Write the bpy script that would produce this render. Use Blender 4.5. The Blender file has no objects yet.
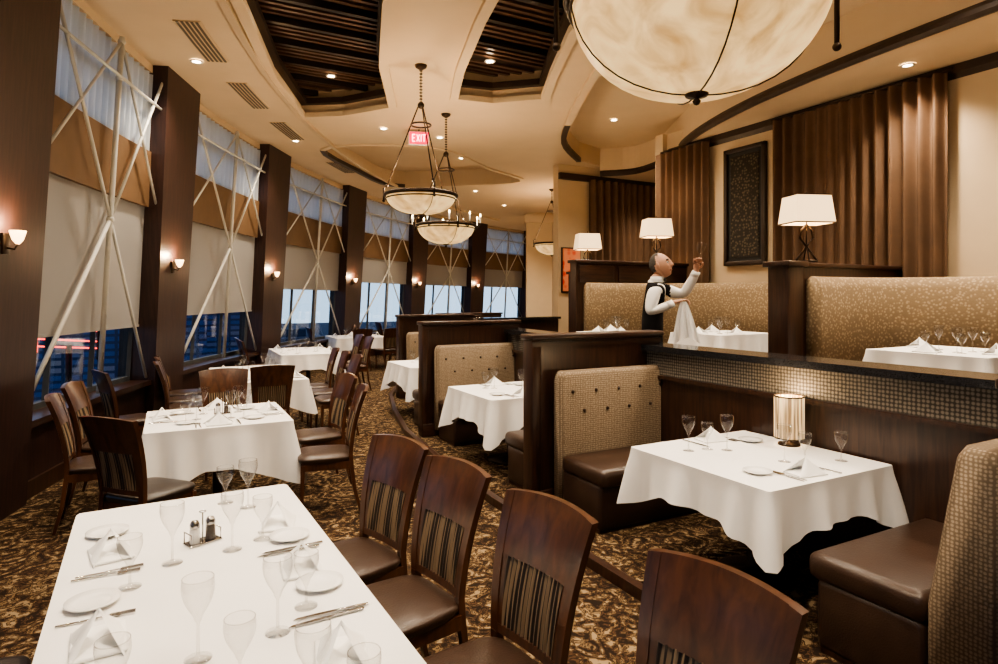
import bpy, bmesh, math, random
from mathutils import Vector, Matrix
random.seed(7)
sc = bpy.context.scene
COL = sc.collection
pi = math.pi
try:
    sc.view_settings.look = 'AgX - Medium High Contrast'
    sc.view_settings.exposure = .7
except Exception as e: print(e)
# ------------------------------------------------------------------ materials
def newmat(name):
    m = bpy.data.materials.new(name); m.use_nodes = True
    nt = m.node_tree; b = nt.nodes.get('Principled BSDF')
    return m, nt, b
def sock(b, n, v):
    if n in b.inputs: b.inputs[n].default_value = v
def c4(c): return (c[0], c[1], c[2], 1)
def simple(name, col, rough=.5, metal=0, var=.15, scale=8, bump=0, bscale=60, emis=0, ecol=None, coat=0, spec=None, stretch=(1,1,1)):
    m, nt, b = newmat(name)
    N = nt.nodes; L = nt.links
    tc = N.new('ShaderNodeTexCoord'); mp = N.new('ShaderNodeMapping'); mp.inputs['Scale'].default_value = stretch
    L.new(tc.outputs['Object'], mp.inputs[0])
    no = N.new('ShaderNodeTexNoise'); no.inputs['Scale'].default_value = scale; no.inputs['Detail'].default_value = 5
    L.new(mp.outputs[0], no.inputs['Vector'])
    cr = N.new('ShaderNodeValToRGB')
    cr.color_ramp.elements[0].position = .3; cr.color_ramp.elements[1].position = .7
    cr.color_ramp.elements[0].color = c4([x*(1-var) for x in col]); cr.color_ramp.elements[1].color = c4([min(1, x*(1+var)) for x in col])
    L.new(no.outputs['Fac'], cr.inputs[0]); L.new(cr.outputs[0], b.inputs['Base Color'])
    sock(b, 'Roughness', rough); sock(b, 'Metallic', metal)
    if coat: sock(b, 'Coat Weight', coat); sock(b, 'Coat Roughness', .15)
    if spec is not None: sock(b, 'Specular IOR Level', spec)
    if bump:
        n2 = N.new('ShaderNodeTexNoise'); n2.inputs['Scale'].default_value = bscale; L.new(mp.outputs[0], n2.inputs['Vector'])
        bp = N.new('ShaderNodeBump'); bp.inputs['Strength'].default_value = bump; bp.inputs['Distance'].default_value = .01
        L.new(n2.outputs['Fac'], bp.inputs['Height']); L.new(bp.outputs[0], b.inputs['Normal'])
    if emis:
        sock(b, 'Emission Strength', emis)
        if ecol: b.inputs['Emission Color'].default_value = c4(ecol)
        else: L.new(cr.outputs[0], b.inputs['Emission Color'])
    return m
def wood(name, c1, c2, rough=.35, stretch=(14, 14, 1.2), coat=.2):
    m, nt, b = newmat(name); N = nt.nodes; L = nt.links
    tc = N.new('ShaderNodeTexCoord'); mp = N.new('ShaderNodeMapping'); mp.inputs['Scale'].default_value = stretch
    L.new(tc.outputs['Object'], mp.inputs[0])
    no = N.new('ShaderNodeTexNoise'); no.inputs['Scale'].default_value = 2.5; no.inputs['Detail'].default_value = 8; no.inputs['Distortion'].default_value = .6
    L.new(mp.outputs[0], no.inputs['Vector'])
    cr = N.new('ShaderNodeValToRGB'); cr.color_ramp.elements[0].position = .35; cr.color_ramp.elements[1].position = .68
    cr.color_ramp.elements[0].color = c4(c1); cr.color_ramp.elements[1].color = c4(c2)
    L.new(no.outputs['Fac'], cr.inputs[0]); L.new(cr.outputs[0], b.inputs['Base Color'])
    sock(b, 'Roughness', rough); sock(b, 'Coat Weight', coat); sock(b, 'Coat Roughness', .2)
    return m
M = {}
M['wood'] = wood('dark_walnut', (.020, .008, .005), (.050, .021, .011))
M['wood_h'] = wood('dark_walnut_h', (.020, .008, .005), (.050, .021, .011), stretch=(1.2, 14, 14))
M['chairwood'] = wood('chair_mahogany', (.034, .012, .006), (.088, .033, .015), rough=.28, stretch=(9, 9, 1.5), coat=.4)
M['colwood'] = wood('pillar_walnut', (.020, .008, .007), (.042, .017, .013), rough=.45, coat=0)
M['leather'] = simple('brown_leather', (.038, .021, .014), rough=.33, bump=.15, bscale=120)
M['leather_black'] = simple('black_leather', (.018, .013, .012), rough=.35, bump=.1, bscale=120)
M['cream'] = simple('cream_plaster', (.60, .47, .31), rough=.85, var=.03, scale=3)
M['ceil'] = simple('ceiling_plaster', (.62, .49, .335), rough=.9, var=.03, scale=2)
M['linen'] = simple('white_linen', (.80, .795, .785), rough=.85, var=.02, scale=5, bump=.15, bscale=300)
M['napkin'] = simple('white_napkin', (.88, .88, .87), rough=.85, var=.02)
M['china'] = simple('white_china', (.84, .84, .83), rough=.12, var=.01)
M['steel'] = simple('cutlery_steel', (.40, .39, .38), rough=.18, metal=1, var=.05)
M['iron'] = simple('bronze_iron', (.040, .025, .016), rough=.45, metal=.6, var=.3)
M['granite'] = simple('black_granite', (.02, .02, .022), rough=.12, var=.6, scale=120)
M['trimdark'] = simple('dark_trim', (.030, .017, .011), rough=.45, var=.2)
M['slat'] = simple('coffer_bronze_dark', (.020, .012, .009), rough=.35, metal=.3, var=.3)
M['slatlight'] = simple('coffer_bronze_rib', (.09, .05, .032), rough=.35, metal=.3, var=.25)
M['band'] = simple('bronze_spandrel', (.15, .088, .045), rough=.5, var=.12, scale=3)
M['steelwhite'] = simple('white_painted_steel', (.58, .58, .54), rough=.5, var=.05)
M['frame'] = simple('window_frame', (.06, .065, .07), rough=.5, var=.1)
M['curtain'] = simple('brown_velvet', (.115, .062, .032), rough=.8, var=.15, scale=4, bump=.1, bscale=200)
M['skin'] = simple('skin', (.50, .28, .19), rough=.5, var=.06)
M['hair'] = simple('grey_hair', (.055, .048, .042), rough=.7, var=.4, scale=60)
M['shirt'] = simple('white_shirt', (.86, .86, .85), rough=.8, var=.03)
M['vest'] = simple('black_vest', (.010, .009, .010), rough=.9, var=.2, spec=.1)
M['lip'] = simple('lips', (.35, .12, .09), rough=.5, var=.05)
M['grille'] = simple('grille_dark', (.10, .08, .06), rough=.6, var=.1)
M['lampshade'] = simple('lampshade_linen', (.75, .58, .38), rough=.9, var=.03, emis=.9, ecol=(1, .68, .35))
M['sconceglass'] = simple('sconce_glass', (.8, .6, .38), rough=.5, var=.03, emis=4, ecol=(1, .62, .30))
M['glow'] = simple('lamp_glow', (1, .8, .5), emis=10, ecol=(1, .72, .38), var=0)
M['can'] = simple('can_lens', (1, .85, .6), emis=20, ecol=(1, .8, .52), var=0)
M['exit'] = simple('exit_letters', (1, .6, .6), emis=4, ecol=(1, .35, .4), var=0)
M['exitw'] = simple('exit_face', (.8, .02, .06), emis=.8, ecol=(1, .02, .10), var=0)
M['streak'] = simple('streak_red', (.9, .05, .03), emis=5, ecol=(1, .06, .03), var=0)  # red glow standing in for traffic light streaks outside
M['black'] = simple('black', (.01, .01, .01), rough=.5, var=0)
M['pepper'] = simple('pepper', (.05, .03, .02), rough=.6, var=.5, scale=200)
M['darkbld'] = simple('dusk_building', (.03, .045, .08), rough=.8, var=.3)

def thinglass(name, tint, base, k, pw=3):
    """thin glass sheet: transparent + Schlick-weighted reflection"""
    m, nt, b = newmat(name); N = nt.nodes; L = nt.links
    tr = N.new('ShaderNodeBsdfTransparent'); tr.inputs[0].default_value = tint
    gl = N.new('ShaderNodeBsdfGlossy'); gl.inputs['Roughness'].default_value = .03
    lw = N.new('ShaderNodeLayerWeight'); lw.inputs[0].default_value = .5
    po = N.new('ShaderNodeMath'); po.operation = 'POWER'; po.inputs[1].default_value = pw
    mu = N.new('ShaderNodeMath'); mu.operation = 'MULTIPLY_ADD'; mu.inputs[1].default_value = k; mu.inputs[2].default_value = base; mu.use_clamp = True
    L.new(lw.outputs['Facing'], po.inputs[0]); L.new(po.outputs[0], mu.inputs[0])
    mx = N.new('ShaderNodeMixShader'); L.new(mu.outputs[0], mx.inputs[0])
    L.new(tr.outputs[0], mx.inputs[1]); L.new(gl.outputs[0], mx.inputs[2]); L.new(mx.outputs[0], N.get('Material Output').inputs[0])
    return m
M['glass'] = thinglass('clear_glass', (.93, .93, .925, 1), .05, .75, 2.6)
M['pane'] = thinglass('window_glass', (.75, .85, .95, 1), .05, .8, 4)
def sheermat(name, col, t):
    m, nt, b = newmat(name); N = nt.nodes; L = nt.links
    d = N.new('ShaderNodeBsdfDiffuse'); d.inputs[0].default_value = c4(col)
    tl = N.new('ShaderNodeBsdfTranslucent'); tl.inputs[0].default_value = c4(col)
    mx = N.new('ShaderNodeMixShader'); mx.inputs[0].default_value = t
    L.new(d.outputs[0], mx.inputs[1]); L.new(tl.outputs[0], mx.inputs[2]); L.new(mx.outputs[0], N.get('Material Output').inputs[0])
    return m
M['sheer'] = sheermat('sheer_curtain', (.78, .82, .84), .6)
M['shade'] = sheermat('roller_shade', (.47, .46, .44), .3)
def alabaster():
    m, nt, b = newmat('alabaster_bowl'); N = nt.nodes; L = nt.links
    tc = N.new('ShaderNodeTexCoord')
    no = N.new('ShaderNodeTexNoise'); no.inputs['Scale'].default_value = 4; no.inputs['Detail'].default_value = 10; no.inputs['Distortion'].default_value = 1.4
    L.new(tc.outputs['Object'], no.inputs['Vector'])
    cr = N.new('ShaderNodeValToRGB'); e = cr.color_ramp.elements
    e[0].position = .30; e[0].color = (.46, .24, .075, 1); e[1].position = .64; e[1].color = (.95, .62, .26, 1)
    L.new(no.outputs['Fac'], cr.inputs[0]); L.new(cr.outputs[0], b.inputs['Emission Color'])
    b.inputs['Base Color'].default_value = (.26, .16, .07, 1)
    sock(b, 'Emission Strength', .82); sock(b, 'Roughness', .35)
    return m
M['alabaster'] = alabaster()
def mica():
    m, nt, b = newmat('mica_shade'); N = nt.nodes; L = nt.links
    tc = N.new('ShaderNodeTexCoord'); mp = N.new('ShaderNodeMapping'); mp.inputs['Scale'].default_value = (60, 60, 2)
    no = N.new('ShaderNodeTexNoise'); no.inputs['Scale'].default_value = 1.0; no.inputs['Detail'].default_value = 3
    L.new(tc.outputs['Object'], mp.inputs[0]); L.new(mp.outputs[0], no.inputs['Vector'])
    cr = N.new('ShaderNodeValToRGB'); e = cr.color_ramp.elements
    e[0].position = .38; e[0].color = (.20, .12, .055, 1); e[1].position = .62; e[1].color = (.9, .66, .36, 1)
    L.new(no.outputs['Fac'], cr.inputs[0]); L.new(cr.outputs[0], b.inputs['Base Color']); L.new(cr.outputs[0], b.inputs['Emission Color'])
    sock(b, 'Emission Strength', .55)
    return m
M['mica'] = mica()
def carpet():
    m, nt, b = newmat('patterned_carpet'); N = nt.nodes; L = nt.links
    tc = N.new('ShaderNodeTexCoord')
    nz = N.new('ShaderNodeTexNoise'); nz.inputs['Scale'].default_value = 5; nz.inputs['Detail'].default_value = 1
    L.new(tc.outputs['Object'], nz.inputs['Vector'])
    mixv = N.new('ShaderNodeVectorMath'); mixv.operation = 'MULTIPLY_ADD'
    L.new(nz.outputs['Color'], mixv.inputs[0]); mixv.inputs[1].default_value = (.30, .30, 0); L.new(tc.outputs['Object'], mixv.inputs[2])
    vo = N.new('ShaderNodeTexVoronoi'); vo.inputs['Scale'].default_value = 3.6; L.new(mixv.outputs[0], vo.inputs['Vector'])
    ml = N.new('ShaderNodeMath'); ml.operation = 'MULTIPLY'; ml.inputs[1].default_value = 26; L.new(vo.outputs['Distance'], ml.inputs[0])
    sn = N.new('ShaderNodeMath'); sn.operation = 'SINE'; L.new(ml.outputs[0], sn.inputs[0])
    n2 = N.new('ShaderNodeTexNoise'); n2.inputs['Scale'].default_value = 13; n2.inputs['Detail'].default_value = 2; n2.inputs['Distortion'].default_value = 2.2
    L.new(tc.outputs['Object'], n2.inputs['Vector'])
    ad = N.new('ShaderNodeMath'); ad.operation = 'MULTIPLY_ADD'; L.new(sn.outputs[0], ad.inputs[0]); ad.inputs[1].default_value = .13; L.new(n2.outputs['Fac'], ad.inputs[2])
    cr = N.new('ShaderNodeValToRGB'); cr.color_ramp.interpolation = 'CONSTANT'; e = cr.color_ramp.elements
    e[0].position = 0; e[0].color = (.016, .010, .007, 1)
    e[1].position = .40; e[1].color = (.062, .034, .018, 1)
    for p, c in ((.46, (.022, .013, .008, 1)), (.54, (.145, .095, .048, 1)), (.60, (.035, .021, .012, 1)), (.66, (.23, .165, .095, 1))):
        x = e.new(p); x.color = c
    L.new(ad.outputs[0], cr.inputs[0]); L.new(cr.outputs[0], b.inputs['Base Color']); sock(b, 'Roughness', .95); sock(b, 'Specular IOR Level', .1)
    return m
M['carpet'] = carpet()
def fabric(name, c1, c2, scale, rand=1.0):
    m, nt, b = newmat(name); N = nt.nodes; L = nt.links
    tc = N.new('ShaderNodeTexCoord')
    vo = N.new('ShaderNodeTexVoronoi'); vo.inputs['Scale'].default_value = scale; vo.inputs['Randomness'].default_value = rand; L.new(tc.outputs['Object'], vo.inputs['Vector'])
    cr = N.new('ShaderNodeValToRGB'); e = cr.color_ramp.elements; e[0].position = .25; e[0].color = c4(c1); e[1].position = .5; e[1].color = c4(c2)
    L.new(vo.outputs['Distance'], cr.inputs[0]); L.new(cr.outputs[0], b.inputs['Base Color']); sock(b, 'Roughness', .9)
    bp = N.new('ShaderNodeBump'); bp.inputs['Strength'].default_value = .3; bp.inputs['Distance'].default_value = .004; L.new(vo.outputs['Distance'], bp.inputs['Height']); L.new(bp.outputs[0], b.inputs['Normal'])
    return m
M['uphol'] = fabric('tan_pattern_upholstery', (.36, .28, .195), (.17, .125, .082), 60, .25)
M['uphol2'] = fabric('gold_damask_upholstery', (.36, .27, .165), (.22, .155, .09), 30, 1)
M['mosaic'] = fabric('mosaic_tile', (.20, .175, .14), (.045, .037, .03), 40, .15)
M['artfill'] = fabric('carved_panel', (.085, .065, .04), (.02, .015, .01), 22, .8)
M['redart'] = fabric('red_art', (.8, .06, .03), (.85, .30, .15), 6, 1)
def stripes(name, c1, c2, sc_):
    m, nt, b = newmat(name); N = nt.nodes; L = nt.links
    tc = N.new('ShaderNodeTexCoord'); wv = N.new('ShaderNodeTexWave'); wv.wave_type = 'BANDS'; wv.bands_direction = 'X'; wv.inputs['Scale'].default_value = sc_
    L.new(tc.outputs['Object'], wv.inputs['Vector']); cr = N.new('ShaderNodeValToRGB'); e = cr.color_ramp.elements
    e[0].position = .35; e[0].color = c4(c1); e[1].position = .6; e[1].color = c4(c2)
    L.new(wv.outputs['Fac'], cr.inputs[0]); L.new(cr.outputs[0], b.inputs['Base Color']); sock(b, 'Roughness', .7)
    return m
M['stripe'] = stripes('striped_fabric', (.018, .011, .008), (.20, .14, .085), 15)
def buildingmat():
    m, nt, b = newmat('city_lit_building'); N = nt.nodes; L = nt.links
    tc = N.new('ShaderNodeTexCoord'); br = N.new('ShaderNodeTexBrick'); br.inputs['Scale'].default_value = .8; br.offset = 0
    br.inputs['Color1'].default_value = (.02, .05, .14, 1); br.inputs['Color2'].default_value = (.5, .36, .18, 1); br.inputs['Mortar'].default_value = (.008, .018, .05, 1)
    br.inputs['Mortar Size'].default_value = .05; br.inputs['Bias'].default_value = -.72
    sp = N.new('ShaderNodeSeparateXYZ'); cb = N.new('ShaderNodeCombineXYZ'); L.new(tc.outputs['Object'], sp.inputs[0])
    ad = N.new('ShaderNodeMath'); L.new(sp.outputs[0], ad.inputs[0]); L.new(sp.outputs[1], ad.inputs[1]); L.new(ad.outputs[0], cb.inputs[0]); L.new(sp.outputs[2], cb.inputs[1])
    L.new(cb.outputs[0], br.inputs['Vector'])
    L.new(br.outputs['Color'], b.inputs['Base Color']); L.new(br.outputs['Color'], b.inputs['Emission Color']); sock(b, 'Emission Strength', .35)
    return m
M['city'] = buildingmat()

# ------------------------------------------------------------------ mesh builder
class MB:
    def __init__(s): s.v = []; s.f = []; s.mi = []; s.sm = []; s.mats = []; s.T = Matrix.Identity(4)
    def idx(s, k):
        if k not in s.mats: s.mats.append(k)
        return s.mats.index(k)
    def add(s, vs, fs, k, smooth=False):
        o = len(s.v); i = s.idx(k)
        s.v += [tuple(s.T @ Vector(p)) for p in vs]
        for f in fs: s.f.append([o+a for a in f]); s.mi.append(i); s.sm.append(smooth)
    def box(s, c, d, k, bev=0, rot=None, seg=2, smooth=False):
        bm = bmesh.new(); bmesh.ops.create_cube(bm, size=1)
        for v in bm.verts: v.co = Vector((v.co.x*d[0], v.co.y*d[1], v.co.z*d[2]))
        if bev: bmesh.ops.bevel(bm, geom=bm.edges[:], offset=min(bev, min(d)*.49), segments=seg, affect='EDGES', profile=.5)
        bm.verts.index_update(); R = rot if rot else Matrix.Identity(3)
        s.add([R @ v.co + Vector(c) for v in bm.verts], [[v.index for v in f.verts] for f in bm.faces], k, smooth or bev > 0); bm.free()
    def lathe(s, prof, k, seg=24, c=(0, 0, 0), closed=False):
        vs = []; fs = []; n = len(prof)
        for r, z in prof:
            for j in range(seg):
                a = 2*pi*j/seg; vs.append((c[0]+r*math.cos(a), c[1]+r*math.sin(a), c[2]+z))
        for i in range(n-1 if not closed else n):
            i2 = (i+1) % n
            for j in range(seg):
                j2 = (j+1) % seg; fs.append([i*seg+j, i*seg+j2, i2*seg+j2, i2*seg+j])
        s.add(vs, fs, k, True)
    def tube(s, pts, r, k, seg=8, cap=True):
        pts = [Vector(p) for p in pts]; n = len(pts); rs = r if isinstance(r, (list, tuple)) else [r]*n
        vs = []; fs = []
        for i, p in enumerate(pts):
            t = (pts[min(i+1, n-1)]-pts[max(i-1, 0)])
            if t.length < 1e-9: t = Vector((0, 0, 1))
            t.normalize(); a = Vector((0, 0, 1)) if abs(t.z) < .9 else Vector((1, 0, 0))
            u = t.cross(a).normalized(); w = t.cross(u)
            for j in range(seg):
                an = 2*pi*j/seg+pi/seg; vs.append(p+(u*math.cos(an)+w*math.sin(an))*rs[i])
        for i in range(n-1):
            for j in range(seg):
                j2 = (j+1) % seg; fs.append([i*seg+j, i*seg+j2, (i+1)*seg+j2, (i+1)*seg+j])
        if cap: fs.append(list(range(seg))); fs.append([(n-1)*seg+j for j in range(seg)])
        s.add(vs, fs, k, seg > 5)
    def ring(s, c, R, r, k, seg=32, ss=8):
        s.lathe([(R+r*math.cos(2*pi*i/ss), r*math.sin(2*pi*i/ss)) for i in range(ss)], k, seg, c, closed=True)
    def sweep(s, path, prof, k, smooth=False):
        P = [Vector((p[0], p[1])) for p in path]; n = len(P); m = len(prof); vs = []; fs = []
        for i in range(n):
            d1 = (P[i]-P[i-1]).normalized() if i > 0 else (P[1]-P[0]).normalized()
            d2 = (P[i+1]-P[i]).normalized() if i < n-1 else d1
            n1 = Vector((-d1.y, d1.x)); n2 = Vector((-d2.y, d2.x)); nn = (n1+n2).normalized(); q = 1/max(.4, nn.dot(n1))
            for o, z in prof: vs.append((P[i].x+nn.x*o*q, P[i].y+nn.y*o*q, z))
        for i in range(n-1):
            for j in range(m):
                j2 = (j+1) % m; fs.append([i*m+j, i*m+j2, (i+1)*m+j2, (i+1)*m+j])
        fs.append(list(range(m))); fs.append([(n-1)*m+j for j in range(m)])
        s.add(vs, fs, k, smooth)
    def prism(s, poly, z0, z1, k):
        n = len(poly); vs = [(p[0], p[1], z0) for p in poly]+[(p[0], p[1], z1) for p in poly]
        fs = [[i, (i+1) % n, n+(i+1) % n, n+i] for i in range(n)]+[list(range(n)), [n+i for i in range(n)]]
        s.add(vs, fs, k)
    def ball(s, c, r, k, seg=12, sc3=(1, 1, 1)):
        vs = []; fs = []; h = seg
        for i in range(h+1):
            t = pi*i/h
            for j in range(seg):
                a = 2*pi*j/seg; vs.append((c[0]+r*sc3[0]*math.sin(t)*math.cos(a), c[1]+r*sc3[1]*math.sin(t)*math.sin(a), c[2]+r*sc3[2]*math.cos(t)))
        for i in range(h):
            for j in range(seg):
                j2 = (j+1) % seg; fs.append([i*seg+j, i*seg+j2, (i+1)*seg+j2, (i+1)*seg+j])
        s.add(vs, fs, k, True)
    def grid(s, fn, nu, nv, k, smooth=True):
        vs = [fn(i/nu, j/nv) for i in range(nu+1) for j in range(nv+1)]
        fs = [[i*(nv+1)+j, (i+1)*(nv+1)+j, (i+1)*(nv+1)+j+1, i*(nv+1)+j+1] for i in range(nu) for j in range(nv)]
        s.add(vs, fs, k, smooth)
    def slab(s, fn, th, nu, nv, k, smooth=True):
        vs = []; W = (nu+1)*(nv+1)
        for sg in (-1, 1):
            for i in range(nu+1):
                for j in range(nv+1):
                    p = fn(i/nu, j/nv); t = th(i/nu, j/nv) if callable(th) else th
                    vs.append((p[0], p[1]+sg*t/2, p[2]))
        I = lambda i, j, g: g*W+i*(nv+1)+j
        f1 = []; f2 = []
        for i in range(nu):
            for j in range(nv):
                for g in (0, 1): f1.append([I(i, j, g), I(i+1, j, g), I(i+1, j+1, g), I(i, j+1, g)])
        for i in range(nu):
            for j in (0, nv): f2.append([I(i, j, 0), I(i+1, j, 0), I(i+1, j, 1), I(i, j, 1)])
        for j in range(nv):
            for i in (0, nu): f2.append([I(i, j, 0), I(i, j+1, 0), I(i, j+1, 1), I(i, j, 1)])
        s.add(vs, f1+f2, k, False)
    def mesh(s, name):
        me = bpy.data.meshes.new(name); me.from_pydata(s.v, [], s.f)
        for k in s.mats: me.materials.append(M[k])
        me.polygons.foreach_set('material_index', s.mi); me.polygons.foreach_set('use_smooth', s.sm)
        bm = bmesh.new(); bm.from_mesh(me); bmesh.ops.recalc_face_normals(bm, faces=bm.faces[:]); bm.to_mesh(me); bm.free()
        me.update(); return me
    def obj(s, name, loc=(0, 0, 0), rz=0, parent=None):
        o = bpy.data.objects.new(name, s.mesh(name)); COL.objects.link(o); o.location = loc; o.rotation_euler = (0, 0, rz)
        if parent: o.parent = parent
        return o
def inst(name, me, loc, rz=0, scale=None):
    o = bpy.data.objects.new(name, me); COL.objects.link(o); o.location = loc; o.rotation_euler = (0, 0, rz)
    if scale: o.scale = scale
    return o
def R2(d): return math.radians(d)

# ------------------------------------------------------------------ room
CX, CY, RR = 24.7, -.4, 27.0
def W(phi, off, z): return (CX-(RR+off)*math.cos(phi), CY+(RR+off)*math.sin(phi), z)
def lean(z): return -.06*z
ZC = 4.7
PH0, PH1 = -.12, 1.24
arcn = 60
arc = [(W(PH0+(PH1-PH0)*i/arcn, .0, 0)[:2]) for i in range(arcn+1)]
outer = [W(PH0+(PH1-PH0)*i/arcn, .3, 0)[:2] for i in range(arcn+1)]+[(18, 24), (18, -4)]
b = MB(); b.prism(outer, -.2, 0, 'carpet'); b.obj('floor')
holes = [
 [(-.1, 4.2), (.6, 6.66), (1.2, 8.7), (1.9, 10.4), (2.5, 10.0), (3.05, 9.2), (2.4, 7.6), (1.93, 5.95), (1.6, 3.8)],
 [(2.5, 4.2), (2.9, 5.9), (3.3, 7.3), (3.7, 8.4), (4.3, 8.3), (4.9, 7.75), (4.45, 6.8), (3.95, 5.65), (3.5, 4.0)],
]
trimpath = [(6.9, -3.5), (6.92, 1), (6.95, 3), (7.1, 4.75), (7.4, 6.3), (7.9, 7.7), (8.6, 9), (9.0, 9.8), (9.1, 10.7), (8.6, 11.3)]
h3l = [(3.3, -3.5), (3.7, 1), (4.1, 3.8), (4.8, 6.2), (5.6, 8.0), (6.6, 9.8), (7.8, 11.0)]
holes.append(h3l+trimpath[::-1])
holes.append([(2.7, 12.6), (3.9, 14.4), (5.2, 15.8), (6.6, 15.0), (7.9, 13.6), (6.4, 12.6), (4.9, 11.5), (3.6, 11.7)])
def catm(pts, n=6, closed=True):
    P = [Vector(p) for p in pts]; N = len(P); out = []
    for i in range(N if closed else N-1):
        p0 = P[(i-1) % N] if closed else P[max(i-1, 0)]; p1 = P[i]; p2 = P[(i+1) % N] if closed else P[i+1]; p3 = P[(i+2) % N] if closed else P[min(i+2, N-1)]
        for k in range(n):
            t = k/n; out.append(tuple(.5*((2*p1)+(-p0+p2)*t+(2*p0-5*p1+4*p2-p3)*t*t+(-p0+3*p1-3*p2+p3)*t**3)))
    if not closed: out.append(tuple(P[-1]))
    return out
trimS = catm(trimpath, 6, False); h3lS = catm(h3l, 5, False)
holes[2] = h3lS+trimS[::-1]
holes[3] = catm(holes[3], 4)
def fill(name, outer, holes, z, k):
    bm = bmesh.new()
    for loop in [outer]+holes:
        vs = [bm.verts.new((p[0], p[1], z)) for p in loop]
        for i in range(len(vs)): bm.edges.new((vs[i], vs[(i+1) % len(vs)]))
    bmesh.ops.triangle_fill(bm, use_beauty=True, use_dissolve=False, edges=bm.edges[:], normal=(0, 0, -1))
    me = bpy.data.meshes.new(name); bm.to_mesh(me); bm.free(); me.materials.append(M[k])
    o = bpy.data.objects.new(name, me); COL.objects.link(o); return o
fill('ceiling', outer, holes, ZC, 'ceil')
b = MB()
for hi, h in enumerate(holes):
    n = len(h); zt = 5.1
    vs = [(p[0], p[1], ZC) for p in h]+[(p[0], p[1], zt) for p in h]
    b.add(vs, [[i, (i+1) % n, n+(i+1) % n, n+i] for i in range(n)], 'ceil')
    b.add([(p[0], p[1], zt) for p in h], [list(range(n))], 'slat' if hi < 2 else 'ceil')
    if hi < 2:
        b.sweep(h+[h[0]], [(-.07, ZC-.05), (.05, ZC-.05), (.05, ZC+.03), (-.07, ZC+.03)], 'ceil')
        b.sweep(h+[h[0]], [(-.10, ZC+.16), (.06, ZC+.16), (.06, ZC+.25), (-.10, ZC+.25)], 'trimdark')
    elif hi == 3:
        b.sweep(h[:10], [(-.05, ZC-.03), (.05, ZC-.03), (.05, ZC+.05), (-.05, ZC+.05)], 'trimdark')
        b.sweep(h[9:]+[h[0]], [(-.05, ZC-.03), (.05, ZC-.03), (.05, ZC+.05), (-.05, ZC+.05)], 'ceil')
    else:
        b.sweep(h3lS[:-8], [(-.06, ZC-.04), (.06, ZC-.04), (.06, ZC+.03), (-.06, ZC+.03)], 'ceil')
        b.sweep(h3lS[-9:], [(-.05, ZC-.04), (.05, ZC-.04), (.05, ZC+.05), (-.05, ZC+.05)], 'trimdark')
b.obj('ceiling_coffers')
def clip_x(poly, y):
    xs = []
    n = len(poly)
    for i in range(n):
        a, c = poly[i], poly[(i+1) % n]
        if (a[1]-y)*(c[1]-y) < 0: xs.append(a[0]+(c[0]-a[0])*(y-a[1])/(c[1]-a[1]))
    return (min(xs), max(xs)) if len(xs) >= 2 else None
b = MB()
for h in holes[:2]:
    y = 4.0; i = 0
    while y < 11:
        r = clip_x(h, y)
        if r and r[1]-r[0] > .1:
            if i % 5 == 0: b.box(((r[0]+r[1])/2, y, 5.045), (r[1]-r[0], .07, .08), 'slat')
            else: b.box(((r[0]+r[1])/2, y, 5.078), (r[1]-r[0], .055, .03), 'slatlight')
        y += .125; i += 1
b.obj('ceiling_slats')
wallx = 8.25
sof = trimS+[(8.6, 11.45), (12, 11.45), (12, 8.8), (wallx, 8.8), (wallx, -3.5)]
fill('ceiling_soffit', sof, [], 4.5, 'ceil')
b = MB(); b.sweep(trimS, [(-.02, 4.47), (.03, 4.46), (.06, 4.50), (.06, 4.55), (.03, 4.60), (-.02, 4.60)], 'trimdark'); b.sweep(trimS, [(-.02, 4.60), (.02, 4.60), (.02, 4.75), (-.02, 4.75)], 'ceil'); b.obj('trim_soffit')
b = MB(); b.box((wallx+.1, 2.4, 2.4), (.2, 12.8, 4.8), 'cream'); b.obj('wall_right')
b = MB(); b.box((10.1, 8.9, 2.4), (3.9, .2, 4.8), 'cream'); b.box((12.1, 10.2, 2.4), (.2, 2.6, 4.8), 'cream'); b.obj('wall_alcove')
b = MB(); b.box((9.9, 11.6, 2.4), (4.6, .2, 4.8), 'cream'); b.obj('wall_back')
b = MB(); b.sweep([(8.1, 11.7), (14.0, 20.0), (15.3, 24.2)], [(-.1, 0), (.1, 0), (.1, 4.75), (-.1, 4.75)], 'cream'); b.obj('wall_far')
b = MB(); b.box((3, -3.9, 2.4), (24, .2, 4.8), 'cream'); b.obj('wall_rear')
b = MB(); b.sweep([(wallx-.0, -3.5), (wallx, 8.7)], [(.0, 4.34), (.06, 4.40), (.06, 4.5), (0, 4.5)], 'trimdark'); b.sweep([(7.6, 11.5), (12, 11.5)], [(0, 4.36), (-.08, 4.36), (-.08, 4.5), (0, 4.5)], 'trimdark'); b.obj('trim_crown')

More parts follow.
